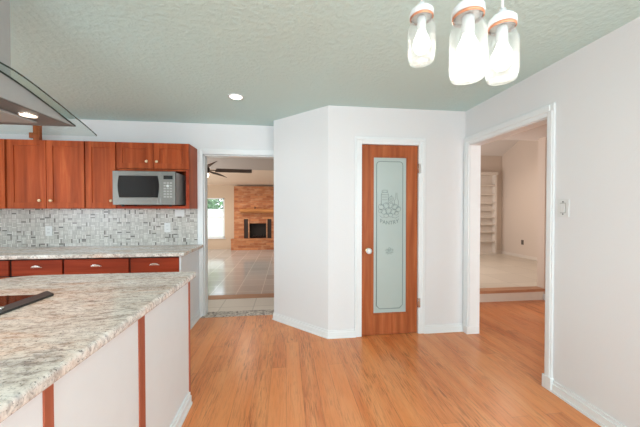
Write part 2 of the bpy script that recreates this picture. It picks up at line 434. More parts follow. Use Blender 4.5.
def window_frame(name, axis, a0, a1, z0, z1, pos, nm=3):
    t = thing(name, (0, 0, 0), 'white framed window', 'window', None, 'structure')
    f = MB()
    def bx(u0, w0, u1, w1, m=f, d=.05):
        if axis == 'Y': m.box(u0, pos-d/2, w0, u1, pos+d/2, w1)
        else: m.box(pos-d/2, u0, w0, pos+d/2, u1, w1)
    bx(a0, z0, a0+.05, z1); bx(a1-.05, z0, a1, z1); bx(a0+.05, z0, a1-.05, z0+.05); bx(a0+.05, z1-.05, a1-.05, z1)
    for i in range(1, nm):
        c = a0+(a1-a0)*i/nm; bx(c-.025, z0+.05, c+.025, z1-.05)
    f.build('window_frame', 'trim', t)
    g = MB(); bx(a0+.05, z0+.05, a1-.05, z1-.05, g, .006); g.build('pane', 'window_glass', t)
window_frame('window_3', 'Y', -2.0, 1.2, .75, 2.25, -3.16)
window_frame('added_window_5', 'X', -2.15, -.45, 0.01, 2.1, XR+.06, 2)  # unseen glazed opening, added for the extra light from the right
window_frame('window_4', 'X', -.6, 1.6, .85, 2.15, -4.25)

# ------------------------------------------------------------------ trim
def profile_base(name, pts, label=None, h=.085, d=.016):
    # baseboard with a stepped cap following pts (x,y) with the room on the right hand side of travel
    m = MB()
    for (x0, y0), (x1, y1) in zip(pts[:-1], pts[1:]):
        t = Vector((x1-x0, y1-y0)).normalized(); n = Vector((t.y, -t.x))
        for dd, z0, z1 in ((d, 0, h*.72), (d*.55, h*.72, h), (d*1.5, 0, .016)):
            q = [(x0, y0), (x1, y1), (x1+n.x*dd+t.x*dd*.4, y1+n.y*dd+t.y*dd*.4), (x0+n.x*dd-t.x*dd*.4, y0+n.y*dd-t.y*dd*.4)]
            m.prism(q, 'Z', z0, z1)
    return struct(m.build(name, 'trim'), label)
profile_base('baseboard_diagonal', [(-.148, 3.533), (.44, YP), (.724, YP)], 'white baseboard along the diagonal and pantry wall')
profile_base('baseboard_pantry', [(1.503, YP), (XR, YP)], 'white baseboard right of the pantry door')
profile_base('baseboard_right', [(XR, 1.875), (XR, -.45)], 'white baseboard along the right wall')
def casing(name, mb, label): return struct(mb.build(name, 'trim'), label)
# doorway to the family room: left side, head, jamb linings
m = MB()
m.box(-1.108, YB-.016, 0, OX0-.004, YB, OH+.075, .004).box(-1.09, YB-.022, .0, OX0-.028, YB-.014, OH+.07, .003)
m.box(OX0-.004, YB-.016, OH+.004, -.15, YB, OH+.075, .004)
m.box(OX0-.004, YB, 0, OX0+.012, YB+T+.012, OH).box(OX0-.004, YB, OH-.012, -.15, YB+T, OH+.004).box(-.156, YB, 0, -.142, YB+T, OH)
casing('trim_1', m, 'white casing of the doorway to the fireplace room')
# opening to the hall
m = MB()
def vcase(m, y0, y1, z1):
    m.box(XR-.018, y0, 0, XR, y1, z1, .004)
m.box(XR-.018, 1.878, 0, XR, RY0+.006, RH+.085, .004).box(XR-.024, 1.89, .05, XR-.014, 1.925, RH+.029, .003)
m.box(XR-.018, RY1-.006, 0, XR, YP-.002, RH+.085, .004).box(XR-.024, RY1+.02, .05, XR-.014, YP-.012, RH+.029, .003)
m.box(XR-.018, RY0+.006, RH-.006, XR, RY1-.006, RH+.085, .004).box(XR-.025, RY0-.02, RH+.03, XR-.014, RY1+.02, RH+.075, .003)
m.box(XR, RY0-.004, 0, XR+T, RY0+.012, RH).box(XR, RY1-.012, 0, XR+T, RY1+.004, RH).box(XR, RY0, RH-.012, XR+T, RY1, RH+.004)
m.box(XR-.028, 1.874, 0, XR+.004, RY0+.016, .10, .003).box(XR-.028, RY1-.016, 0, XR+T-.006, YP-.004, .085, .003)
casing('trim_2', m, 'white casing of the wide opening to the hall')
# pantry door casing
m = MB()
m.box(.722, YP-.018, 0, DX0+.012, YP, DH+.066, .004).box(.735, YP-.024, .01, .758, YP-.014, DH+.029, .003)
m.box(DX1-.012, YP-.018, 0, 1.505, YP, DH+.066, .004).box(1.468, YP-.024, .01, 1.49, YP-.014, DH+.029, .003)
m.box(DX0+.012, YP-.018, DH-.012, DX1-.012, YP, DH+.066, .004).box(.735, YP-.025, DH+.03, 1.49, YP-.014, DH+.055, .003)
m.box(DX0-.003, YP, 0, DX0+.012, YP+T, DH).box(DX1-.012, YP, 0, DX1+.003, YP+T, DH).box(DX0, YP, DH-.012, DX1, YP+T, DH+.003)
casing('trim_3', m, 'white casing around the pantry door')

# ------------------------------------------------------------------ pantry door
d = thing('door_1', (.80, YP+.02, 0), 'stained wood pantry door with a frosted glass panel', 'door', None, 'structure')
dx0, dx1, dz0, dz1 = .801, 1.424, .006, 2.045
gx0, gx1, gz0, gz1 = .922, 1.311, .225, 1.925
yf, yb = YP+.004, YP+.040
for x0, x1 in ((dx0, gx0), (gx1, dx1)):
    MB().box(x0, yf, dz0, x1, yb, dz1, .002).build('stile', 'oak_door', d)
box('top_rail', gx0, yf, gz1, gx1, yb, dz1, 'oak_door', d, .002)
box('bottom_rail', gx0, yf, dz0, gx1, yb, gz0, 'oak_door', d, .002)
m = MB()
for a in ((gx0, gz0, gx0+.012, gz1), (gx1-.012, gz0, gx1, gz1), (gx0+.012, gz0, gx1-.012, gz0+.012), (gx0+.012, gz1-.012, gx1-.012, gz1)):
    m.box(a[0], yf+.004, a[1], a[2], yf+.022, a[3], .002)
m.build('glazing_bead', 'oak_door', d)
gp = box('glass_pane', gx0+.010, yf+.014, gz0+.010, gx1-.010, yf+.020, gz1-.010, 'frosted', d)
gy = yf+.0135
def etch(name, lines, r=.0022, closed=False):
    m = MB()
    for L in lines: m.tube([(x, gy, z) for x, z in L], r, 5, False)
    return m.build(name, 'etch', gp)
bx0, bx1, bz0, bz1, n_ = .968, 1.262, .280, 1.872, .035
brd = [(bx0, bz0+n_), (bx0, bz1-n_)] + [(bx0+n_-n_*math.cos(a), bz1-n_+n_*math.sin(a)) for a in (.5, 1.0)] + [(bx0+n_, bz1), (bx1-n_, bz1)] + \
      [(bx1-n_+n_*math.sin(a), bz1-n_+n_*math.cos(a)) for a in (.5, 1.0)] + [(bx1, bz1-n_), (bx1, bz0+n_), (bx1-n_, bz0), (bx0+n_, bz0), (bx0, bz0+n_)]
etch('etched_border', [brd], .0042)
def circ(cx, cz, r, rz=None, a0=0, a1=2*PI, n=18):
    rz = rz or r
    return [(cx+r*math.cos(a0+(a1-a0)*i/n), cz+rz*math.sin(a0+(a1-a0)*i/n)) for i in range(n+1)]
L = []
# canister, bottle and a heap of fruit
L.append([(1.02, 1.40), (1.02, 1.52), (1.03, 1.54), (1.09, 1.54), (1.10, 1.52), (1.10, 1.43)])
L.append([(1.022, 1.515), (1.098, 1.515)]); L.append(circ(1.06, 1.553, .032, .012))
L.append([(1.03, 1.49), (1.09, 1.49)]); L.append([(1.03, 1.46), (1.09, 1.46)])
L.append([(1.168, 1.40), (1.168, 1.45), (1.182, 1.475), (1.184, 1.535), (1.196, 1.535), (1.198, 1.475), (1.212, 1.45), (1.212, 1.38)])
L.append(circ(1.13, 1.47, .026)); L.append(circ(1.13, 1.47, .012)); L.append([(1.13, 1.496), (1.138, 1.512)])
for cx, cz, r in ((1.02, 1.385, .032), (1.075, 1.40, .034), (1.125, 1.405, .030), (1.17, 1.385, .034), (1.212, 1.36, .028), (1.05, 1.335, .032), (1.10, 1.345, .034), (1.155, 1.335, .030), (1.19, 1.315, .024), (1.01, 1.34, .022), (1.075, 1.29, .026), (1.125, 1.295, .024)):
    L.append(circ(cx, cz, r, r*random.uniform(.85, 1.1))); L.append(circ(cx+.004, cz+.003, r*.55, r*.5, .6, 2.6, 8))
L.append([(1.0, 1.29), (1.03, 1.265), (1.06, 1.275)]); L.append([(1.14, 1.27), (1.18, 1.262), (1.22, 1.285)])
etch('etched_fruit', L, .0024)
L = [circ(1.112, .93, .012), circ(1.085, .915, .012), circ(1.140, .915, .012), circ(1.112, .905, .010)]
L += [[(1.07, .885), (1.112, .895), (1.155, .885)], [(1.085, .872), (1.112, .880), (1.14, .872)]]
etch('etched_sprig', L, .0022)
# the word PANTRY on a sagging arc
cu = bpy.data.curves.new('pantry_word', 'FONT'); cu.body = 'PANTRY'; cu.size = .062; cu.offset = .0012; cu.align_x = 'CENTER'; cu.extrude = .0006; cu.space_character = 1.05
to = bpy.data.objects.new('pantry_word_text', cu); COL.objects.link(to)
bpy.context.view_layer.update()
me = bpy.data.meshes.new_from_object(to.evaluated_get(bpy.context.evaluated_depsgraph_get()))
bpy.data.objects.remove(to)
hw = max(abs(v.co.x) for v in me.vertices)
for v in me.vertices:
    x = v.co.x/hw*.108; z = v.co.y
    v.co = Vector((1.112+x, gy-.0005+v.co.z*.5, 1.193+z*.9+2.2*x*x)) - d.location
me.materials.append(M['etch'])
wo = bpy.data.objects.new('etched_word', me); COL.objects.link(wo); wo.parent = gp; wo['label'] = 'etched word PANTRY on an arc'
# knob, hinges
kx, kz = .868, .917
k = MB().lathe([(.030, 0), (.030, -.004), (.024, -.008)], kx, yf, kz, 'Y').build('rosette', 'brass', d, 'pale metal rosette')
MB().lathe([(.010, -.006), (.010, -.022), (.020, -.028), (.030, -.040), (.031, -.050), (.024, -.060), (.010, -.064)], kx, yf, kz, 'Y').build('door_knob', 'plastic', d, 'white round knob')
MB().lathe([(.0065, 0), (.0065, -.012)], .797, yf, kz+.005, 'Y', 12).build('latch_plate', 'brass', d)
for hz in (1.80, .34):
    MB().lathe([(.0065, -.05), (.0065, .05)], 1.430, YP-.004, hz, 'Z', 12).box(1.427, YP-.0205, hz-.05, 1.449, YP-.004, hz+.05).build('hinge', 'nickel', d, 'metal hinge')

# ------------------------------------------------------------------ kitchen back wall: backsplash, cabinets, counter
bs = MB().box(-4.2, YB-.008, .915, -1.113, YB, 1.372).build('backsplash', 'mosaic'); struct(bs, 'grey and white basket weave mosaic backsplash')
UF, UZ0, UZ1 = 3.42, 1.365, 2.112
def shaker(name, x0, x1, z0, z1, y, parent, mat='cherry', st=.062, knob=None):
    t = .02
    m = MB()
    m.box(x0, y, z0, x0+st, y+t, z1, .0015).box(x1-st, y, z0, x1, y+t, z1, .0015)
    m.box(x0+st, y, z0, x1-st, y+t, z0+st, .0015).box(x0+st, y, z1-st, x1-st, y+t, z1, .0015)
    m.box(x0+st-.002, y+.009, z0+st-.002, x1-st+.002, y+t-.003, z1-st+.002)
    o = m.build(name, mat, parent)
    if knob:
        MB().lathe([(.006, 0), (.006, -.012), (.013, -.016), (.016, -.022), (.014, -.028), (.006, -.031)], knob[0], y, knob[1], 'Y', 16).build('knob', 'knob', o, 'cream round knob')
    return o
def upper(x0, x1, label, doors, niche=None):
    c = thing('wall_cabinet', (x0, YB, UZ0), label, 'cabinet', 'cherry wall cabinets')
    m = MB(); y0, y1 = UF+.02, YB-.004
    m.box(x0, y0, UZ0, x0+.018, y1, UZ1).box(x1-.018, y0, UZ0, x1, y1, UZ1)
    m.box(x0+.018, y0, UZ1-.018, x1-.018, y1, UZ1)
    m.box(x0+.018, y1-.01, UZ0, x1-.018, y1, UZ1-.018)
    if niche: m.box(x0+.018, y0, niche-.018, x1-.018, y1-.01, niche); m.box(x0+.018, y0, UZ0, x1-.018, y1-.01, UZ0+.024)
    else: m.box(x0+.018, y0, UZ0, x1-.018, y1-.01, UZ0+.018)
    m.build('carcass', 'cherry', c)
    for a, b, z0, z1, kn in doors: shaker('door', a, b, z0, z1, UF, c, knob=kn)
    return c
upper(-3.72, -2.982, 'cherry wall cabinet cut by the left edge, beside the widest pair of doors', [(-3.717, -3.354, UZ0+.004, UZ1-.004, (-3.39, UZ0+.06)), (-3.350, -2.985, UZ0+.004, UZ1-.004, None)])
upper(-2.966, -2.204, 'widest cherry wall cabinet with two tall shaker doors and two low knobs', [(-2.963, -2.588, UZ0+.004, UZ1-.004, (-2.64, 1.452)), (-2.582, -2.207, UZ0+.004, UZ1-.004, (-2.53, 1.452))])
upper(-2.196, -1.884, 'narrow cherry wall cabinet with one tall door, left of the microwave', [(-2.193, -1.887, UZ0+.004, UZ1-.004, (-1.925, 1.452))])
NZ = 1.812
uc = upper(-1.878, -1.105, 'cherry wall cabinet with two short doors above an open microwave niche', [(-1.875, -1.493, NZ+.004, UZ1-.004, (-1.553, 1.895)), (-1.487, -1.108, NZ+.004, UZ1-.004, (-1.445, 1.895))], NZ)
m = MB().box(-1.878, UF+.004, UZ0, -1.105, UF+.02, UZ0+.030, .001).box(-1.14, UF+.004, UZ0+.03, -1.105, UF+.02, NZ)
m.build('face_frame', 'cherry_x', uc)
# microwave
mw = thing('microwave', (-1.52, 3.5, UZ0+.024), 'stainless steel microwave in the open niche of the wall cabinet', 'microwave')
x0, x1, z0, z1, yf_ = -1.838, -1.203, UZ0+.040, 1.770, 3.275
MB().box(x0+.004, yf_+.03, z0+.004, x1-.004, 3.70, z1-.004, .006).build('case', 'steel_matte', mw)
xs = -1.352
m = MB()
wx0, wx1, wz0, wz1 = x0+.066, xs-.030, z0+.082, z1-.052
m.box(x0, yf_, z0, wx0, yf_+.03, z1, .003).box(wx1, yf_, z0, xs, yf_+.03, z1, .003)
m.box(wx0, yf_, z0, wx1, yf_+.03, wz0, .003).box(wx0, yf_, wz1, wx1, yf_+.03, z1, .003)
dr = m.build('door', 'steel', mw)
bul = .014
pts = [(wx0-bul*math.sin(PI*i/8), wz0+(wz1-wz0)*i/8) for i in range(9)] + [(wx1+bul*math.sin(PI*i/8), wz1-(wz1-wz0)*i/8) for i in range(9)]
MB().prism(pts, 'Y', yf_-.003, yf_+.012).build('door_window', 'black', dr, 'black glass door window')
pn = MB().box(xs+.002, yf_, z0, x1, yf_+.03, z1, .003).build('control_panel', 'steel', mw)
MB().box(xs+.030, yf_-.003, z1-.085, x1-.025, yf_+.004, z1-.045, .001).build('display', 'display', pn, 'dark display')
for r in range(6):
    for c in range(3):
        if r == 1 and c == 1: continue
        bx_ = xs+.030+c*.032; bz_ = z1-.118-r*.030
        MB().box(bx_, yf_-.003, bz_-.016, bx_+.024, yf_+.004, bz_, .002).build('button', 'button', pn)
MB().lathe([(.014, .002), (.014, -.006), (.010, -.009)], xs+.074, yf_, z1-.158, 'Y', 18).build('start_button', 'plastic', pn, 'round white start button')
for fx in (x0+.06, x1-.08):
    for fy in (yf_+.08, 3.62):
        MB().lathe([(.012, 0), (.015, .018)], fx, fy, UZ0+.024, 'Z', 12).build('foot', 'dark', mw)
# things on the cabinet top
m = MB().box(-2.82, 3.56, 2.135, -2.755, 3.60, 2.36, .002).box(-2.865, 3.565, 2.16, -2.82, 3.595, 2.222, .002).box(-2.83, 3.55, 2.112, -2.745, 3.61, 2.135, .002)
wp = thing('wooden_bracket', (-2.79, 3.58, 2.112), 'small upright wooden bracket standing on the wall cabinets below the hood', 'bracket')
m.build('post', 'oak_door', wp)

# base cabinets
BF = 3.12
def cup_pull(x, z, y, parent):
    m = MB(); w_, n = .045, 10
    prof = []
    for i in range(n+1):
        a = PI*i/n
        prof.append((x-w_*math.cos(a), z-.008+.020*math.sin(a)))
    m.prism(prof, 'Y', y-.018, y, .004)
    m.box(x-.049, y-.005, z-.012, x+.049, y, z-.006)
    m.build('cup_pull', 'nickel', parent, 'silver cup pull')
def base_cab(x0, x1, label, two=True):
    c = thing('base_cabinet', (x0, YB, 0), label, 'cabinet', 'cherry base cabinets')
    m = MB(); m.box(x0, BF+.022, .10, x1, YB-.004, .872); m.box(x0, BF+.08, 0, x1, YB-.004, .10)
    m.build('carcass', 'gap', c)
    d = MB().box(x0+.004, BF, .700, x1-.004, BF+.022, .852, .003).build('drawer', 'cherry_x', c)
    cup_pull((x0+x1)/2, .790, BF, d)
    if two:
        xm = (x0+x1)/2
        shaker('door', x0+.004, xm-.002, .11, .688, BF, c, knob=(xm-.04, .62)); shaker('door', xm+.002, x1-.004, .11, .688, BF, c, knob=(xm+.04, .62))
    else: shaker('door', x0+.004, x1-.004, .11, .688, BF, c, knob=(x0+.05, .62))
    return c
base_cab(-3.60, -2.700, 'cherry base cabinet cut by the left edge of the photo')
base_cab(-2.682, -2.222, 'cherry base cabinet with the left of the three full drawer fronts', False)
base_cab(-2.212, -1.602, 'cherry base cabinet with the middle and widest full drawer front')
base_cab(-1.592, -1.112, 'cherry base cabinet next to the white end panel', False)
ep = box('end_panel', -1.110, BF, 0, -1.092, YB-.02, .874, 'panel'); tag(ep, 'white end panel under the right end of the back counter', 'panel')
profile_base('baseboard_panel', [(-1.092, BF), (-1.092, YB-.02)], 'white baseboard under the back counter end panel', .09)
ct = MB().box(-4.19, 3.035, .876, -1.035, YB-.018, .915, .010, 3).box(-4.19, 3.06, .874, -1.115, YB-.009, .914).build('countertop', 'granite')
tag(ct, 'grey beige granite counter running along the mosaic backsplash', 'countertop')
def outlet(name, x, z, y, label, cat='outlet', axis='Y', rocker=False, mat='plastic'):
    o = thing(name, (x, y, z) if axis == 'Y' else (y, x, z), label, cat)
    def bx(nm, u0, w0, u1, w1, d0, d1, mt, par, bev=0.0):
        if axis == 'Y': return MB().box(x+u0, y-d1, z+w0, x+u1, y-d0, z+w1, bev).build(nm, mt, par)
        return MB().box(y-d1, x+u0, z+w0, y-d0, x+u1, z+w1, bev).build(nm, mt, par)
    bx('cover_plate', *((-.042, -.064, .042, .064) if rocker else (-.036, -.058, .036, .058)), 0, .006, mat, o, .002)
    if rocker:
        bx('switch_frame', -.020, -.037, .020, .037, .006, .008, 'button', o, .001)
        bx('rocker_switch', -.016, -.033, .016, .033, .008, .012, mat, o, .002)
        for s in (-.044, .044): bx('screw', -.004, s-.004, .004, s+.004, .006, .0085, 'slot', o)
    else:
        for s in (-.022, .022):
            f = bx('socket', -.016, s-.016, .016, s+.016, .006, .008, mat, o, .001)
            for q in (-.006, .006): bx('slot', q-.0014, s-.006, q+.0014, s+.006, .008, .0086, 'slot', f)
    return o
outlet('wall_outlet', -2.805, 1.10, YB-.008, 'white outlet on the mosaic under the widest wall cabinet')
outlet('wall_outlet', -1.468, 1.13, YB-.008, 'white outlet on the mosaic under the microwave')
jb = MB().box(-1.375, YB-.022, 1.268, -1.262, YB-.008, 1.352, .003).build('junction_box', 'plastic'); tag(jb, 'pale box cover on the mosaic right under the end wall cabinet', 'cover')
outlet('light_switch', 1.812, 1.366, XR, 'white rocker light switch on the right wall beside the opening', 'light switch', 'X', True)

# ------------------------------------------------------------------ island
IX = -.672; IY1 = 2.085; IY0 = .30; IXL = -1.78
isl = thing('kitchen_island', (-1.2, 1.2, 0), 'white panelled kitchen island with reddish wood strips', 'island')
box('body', IXL, IY0, .09, IX-.022, IY1-.012, .874, 'panel', isl)
box('plinth', IXL+.04, IY0+.04, 0, IX-.03, IY1-.04, .09, 'panel', isl)
for y0, y1 in ((IY0, .872), (.905, 1.388), (1.442, IY1-.022)):
    box('side_panel', IX-.024, y0, .0, IX-.004, y1, .874, 'panel', isl)
for y0, y1 in ((.872, .905), (1.388, 1.442)):
    box('wood_batten', IX-.024, y0, 0, IX+.001, y1, .874, 'strip_wood', isl, .001, 'reddish wood batten')
box('corner_batten', IX-.030, IY1-.022, 0, IX+.002, IY1, .874, 'strip_wood', isl, .002, 'reddish wood corner strip')
m = MB()
for dd, z0, z1 in ((.016, 0, .062), (.009, .062, .085), (.022, 0, .016)): m.box(IX-.004, IY0, z0, IX-.004+dd+.004, IY1-.03, z1)
m.build('baseboard', 'trim', isl, 'white baseboard')
pts = [(-.630, IY0-.04), (-.630, 2.09), (-.645, 2.112), (-1.66, 2.115), (-1.74, 2.09), (-1.83, 2.00), (-1.86, 1.9), (-1.86, IY0-.04)]
it = MB().prism(pts, 'Z', .875, .916, .012).build('island_countertop', 'granite')
tag(it, 'large beige granite island top with the cooktop set into it', 'countertop')
ck = thing('cooktop', (-1.46, 1.22, .916), 'black glass cooktop set into the granite island top', 'cooktop')
box('glass_surface', -1.74, .84, .9165, -1.245, 1.60, .9225, 'black', ck, .002)
MB().prism([(-1.245, .80), (-1.178, .80), (-1.178, 1.595), (-1.252, 1.655), (-1.252, .80)][:4] + [(-1.250, 1.61), (-1.245, 1.6)], 'Z', .9165, .927).build('control_strip', 'dark', ck, 'dark matte strip along the right side')
for bx_, by_, br_ in ((-1.62, 1.40, .09), (-1.38, 1.40, .075), (-1.62, 1.02, .075), (-1.38, 1.02, .09)):
    MB().lathe([(br_, .9224), (br_, .9228), (br_-.004, .9228), (br_-.004, .9224)], bx_, by_, 0, 'Z', 40, True).build('burner_ring', 'button', ck)
MB().lathe([(.012, 0), (.011, .010), (.004, .012)], -1.215, 1.365, .927, 'Z', 16).build('lamp_glint', 'nickel', ck, 'small silver disc standing for a lamp glint')  # disc added where a lamp reflection glints on the dark strip

# ------------------------------------------------------------------ island hood with a curved glass canopy
hd = thing('range_hood', (-1.42, 1.25, 1.814), 'stainless island range hood with a curved glass canopy, hung from the ceiling', 'range hood')
HC = 1.25
tab = [(0, 1.920), (.05, 1.9185), (.10, 1.911), (.17, 1.896), (.234, 1.880), (.32, 1.8575), (.392, 1.836), (.466, 1.8165), (.52, 1.799), (.566, 1.783)]
def zg(dy):
    a = abs(dy)
    for (p, q), (r, s_) in zip(tab[:-1], tab[1:]):
        if a <= r: return q+(s_-q)*(a-p)/(r-p)
    return tab[-1][1]
ys = [-.566+1.132*i/60 for i in range(61)]
sec = [(HC+y, zg(y)+.001) for y in ys] + [(HC+y, zg(y)+.009) for y in reversed(ys)]
m = MB(); m.mi = 0
m.prism(sec, 'X', -1.74, -1.10)
for f in m.bm.faces:
    if abs(f.normal.x) > .9: f.material_index = 1
m.build('glass_canopy', ['glass', 'glass_edge'], hd, 'curved clear glass canopy')
yb_ = [-.466+.932*i/40 for i in range(41)]
sec = [(HC+y, zg(y)-.002) for y in yb_] + [(HC+.462, 1.812), (HC-.462, 1.812)]
MB().prism(sec, 'X', -1.69, -1.15).build('body', 'steel_matte', hd)
sec = [(HC+y, zg(y)+.0005) for y in yb_] + [(HC+y, zg(y)-.006) for y in reversed(yb_)]
MB().prism(sec, 'X', -1.694, -1.146).build('edge_gasket', 'glass_edge', hd, 'dark edge line under the glass')
box('underside_plate', -1.686, HC-.458, 1.808, -1.154, HC+.458, 1.813, 'steel', hd)
for y0, y1 in ((HC-.38, HC-.004), (HC+.004, HC+.38)):
    f = box('grease_filter', -1.575, y0, 1.797, -1.268, y1, 1.808, 'steel_matte', hd, .004)
for x in (-1.222, -1.62):
    for y in (1.52, .98):
        l = MB().lathe([(.037, .003), (.037, -.003), (.033, -.004)], x, y, 1.808, 'Z', 24).build('lamp_ring', 'nickel', hd)
        MB().lathe([(.031, 0), (.031, -.003), (.02, -.004)], x, y, 1.8045, 'Z', 24).build('lamp_lens', 'hood_lens', l, 'glowing lamp lens')
        s_ = spot('hood_lamp_light', (x, y, 1.79), 5, (1, .86, .68), .03, 120)
box('chimney', -1.60, 1.03, 1.915, -1.235, 1.452, H-.001, 'steel_matte', hd, .002)

# ------------------------------------------------------------------ pendants: three jars on cords
def pendant(x, y, zb, h, dia, label):
    p = thing('jar_pendant_lamp', (x, y, zb), label, 'pendant lamp', 'jar pendant lamps')
    r = dia/2; zt = zb+h
    prof = [(r*.62, .004), (r*.86, .0), (r*.97, .016), (r, .035), (r, h*.66), (r*.96, h*.74), (r*.80, h*.83), (r*.74, h*.87), (r*.74, h)]
    MB().lathe(prof+[(a-.004, max(b, .006)) for a, b in reversed(prof)], x, y, zb, 'Z', 36, True).build('glass_jar', 'jar_glass', p, 'clear glass jar')
    MB().lathe([(.001, .007), (r*.62, .007), (r*.62, .004), (.001, .004)], x, y, zb, 'Z', 36, True).build('jar_base', 'jar_glass', p, 'clear jar bottom')
    MB().lathe([(r*.80, 0), (r*.86, .003), (r*.86, .007), (r*.80, .010), (r*.80, 0)], x, y, zt-.016, 'Z', 36, True).build('band', 'copper', p, 'copper coloured band')
    MB().lathe([(r*.86, 0), (r*.88, .004), (r*.86, .02), (r*.60, .034), (r*.3, .045), (.012, .055)], x, y, zt-.006, 'Z', 36).build('lid', 'lid_white', p, 'white lid')
    MB().lathe([(.018, 0), (.018, .05), (.014, .055)], x, y, zt-.062, 'Z', 20).build('lamp_socket', 'lid_white', p)
    MB().lathe([(.004, 0), (.016, .004), (.028, .018), (.033, .036), (.030, .055), (.020, .078), (.015, .092)], x, y, zt-.155, 'Z', 24).build('bulb', 'bulb', p, 'glowing bulb')
    MB().tube([(x, y, zt+.045), (x, y, H-.018)], .0042, 8).build('cord', 'lid_white', p, 'white cord')
    MB().lathe([(.055, 0), (.05, -.012), (.012, -.018)], x, y, H, 'Z', 28).build('ceiling_cap', 'lid_white', p)
    d_ = bpy.data.lights.new('pendant_light', 'POINT'); d_.energy = 3.4; d_.color = (1, .95, .87); d_.shadow_soft_size = .035
    o = bpy.data.objects.new('pendant_light', d_); COL.objects.link(o); o.location = (x, y, zb+.05)
pendant(.546, 1.103, 1.953, .188, .106, 'leftmost and farthest of the three glowing jar pendant lamps')
pendant(.556, .820, 1.758, .198, .106, 'middle and largest looking of the three glowing jar pendant lamps')
pendant(.735, .899, 1.798, .190, .100, 'rightmost of the three glowing jar pendant lamps')

# recessed ceiling light
rl = thing('recessed_light', (-.475, 2.818, H), 'round lit recessed light in the kitchen ceiling', 'ceiling light')
MB().lathe([(.072, 0), (.075, -.004), (.058, -.008), (.055, -.004), (.055, 0)], -.475, 2.818, H, 'Z', 32, True).build('trim_ring', 'lid_white', rl)
MB().lathe([(.056, -.002), (.05, -.008), (.02, -.010)], -.475, 2.818, H, 'Z', 32).build('lens', 'lens', rl, 'glowing white lens')

# ------------------------------------------------------------------ family room beyond the back doorway
FZ = -.175
struct(MB().box(-5.0, 4.60, FZ-.1, 2.0, 11.4, FZ).build('floor_family', 'tile'), 'grey tiled floor of the sunken fireplace room')
struct(MB().box(-5.0, YB+T, -.1, 2.0, 4.45, 0).build('floor_landing', 'tile_brightened'), 'strip of brightened grey tile inside the back doorway')
struct(MB().box(-1.06, 3.685, -.1, -.135, YB+T+.004, .004).build('trim_4', 'pebble'), 'pebble mosaic threshold of the back doorway')
struct(MB().box(-5.0, 4.42, -.04, 2.0, 4.615, .006, .004).box(-5.0, 4.45, FZ, 2.0, 4.60, -.04).build('trim_5', 'nosing'), 'wood nosing of the step down to the fireplace room')
struct(MB().box(-5.0, YB+T, 2.62, 2.0, 9.3, 2.75).build('ceiling_family', 'ceiling_grey'), 'grey ceiling of the fireplace room')
struct(MB().prism([(9.3, 2.62), (11.5, 2.27), (11.5, 2.40), (9.3, 2.75)], 'X', -5.0, 2.0).build('ceiling_family_slope', 'slope_beige'), 'beige sloping edge of the fireplace room ceiling')
FW = 11.35
wx0, wx1, wz0, wz1 = -3.25, -2.36, .26, 1.80
struct(MB().box(-5.0, FW, FZ, wx0, FW+.12, 2.4).box(wx1, FW, FZ, 2.0, FW+.12, 2.4).box(wx0, FW, FZ, wx1, FW+.12, wz0).box(wx0, FW, wz1, wx1, FW+.12, 2.4).build('wall_family', 'wall_beige'), 'beige far wall beside the fireplace')
struct(MB().box(-5.1, YB+T, FZ, -5.0, FW+.12, 2.75).build('wall_family_left', 'wall_beige'))
struct(MB().box(2.0, YB+T, FZ, 2.1, FW+.12, 2.75).build('wall_family_right', 'wall_beige'))
struct(MB().box(-5.0, FW-.016, FZ, -2.0, FW, FZ+.10).build('baseboard_family', 'wall_beige'))
t = thing('window_1', (-2.8, FW, wz0), 'white sash window of the fireplace room with greenery outside', 'window', None, 'structure')
m = MB()
m.box(wx0, FW+.02, wz0, wx0+.05, FW+.07, wz1).box(wx1-.05, FW+.02, wz0, wx1, FW+.07, wz1).box(wx0, FW+.02, wz0, wx1, FW+.07, wz0+.05).box(wx0, FW+.02, wz1-.05, wx1, FW+.07, wz1)
m.build('window_frame', 'trim', t)
box('meeting_rail', wx0+.05, FW+.015, 1.035, wx1-.05, FW+.06, 1.085, 'trim', t)
box('pane', wx0+.05, FW+.04, wz0+.05, wx1-.05, FW+.046, 1.035, 'window_glass', t); box('pane', wx0+.05, FW+.045, 1.085, wx1-.05, FW+.051, wz1-.05, 'window_glass', t)
box('window_sill', wx0-.04, FW-.05, wz0-.03, wx1+.04, FW+.03, wz0, 'trim', t)
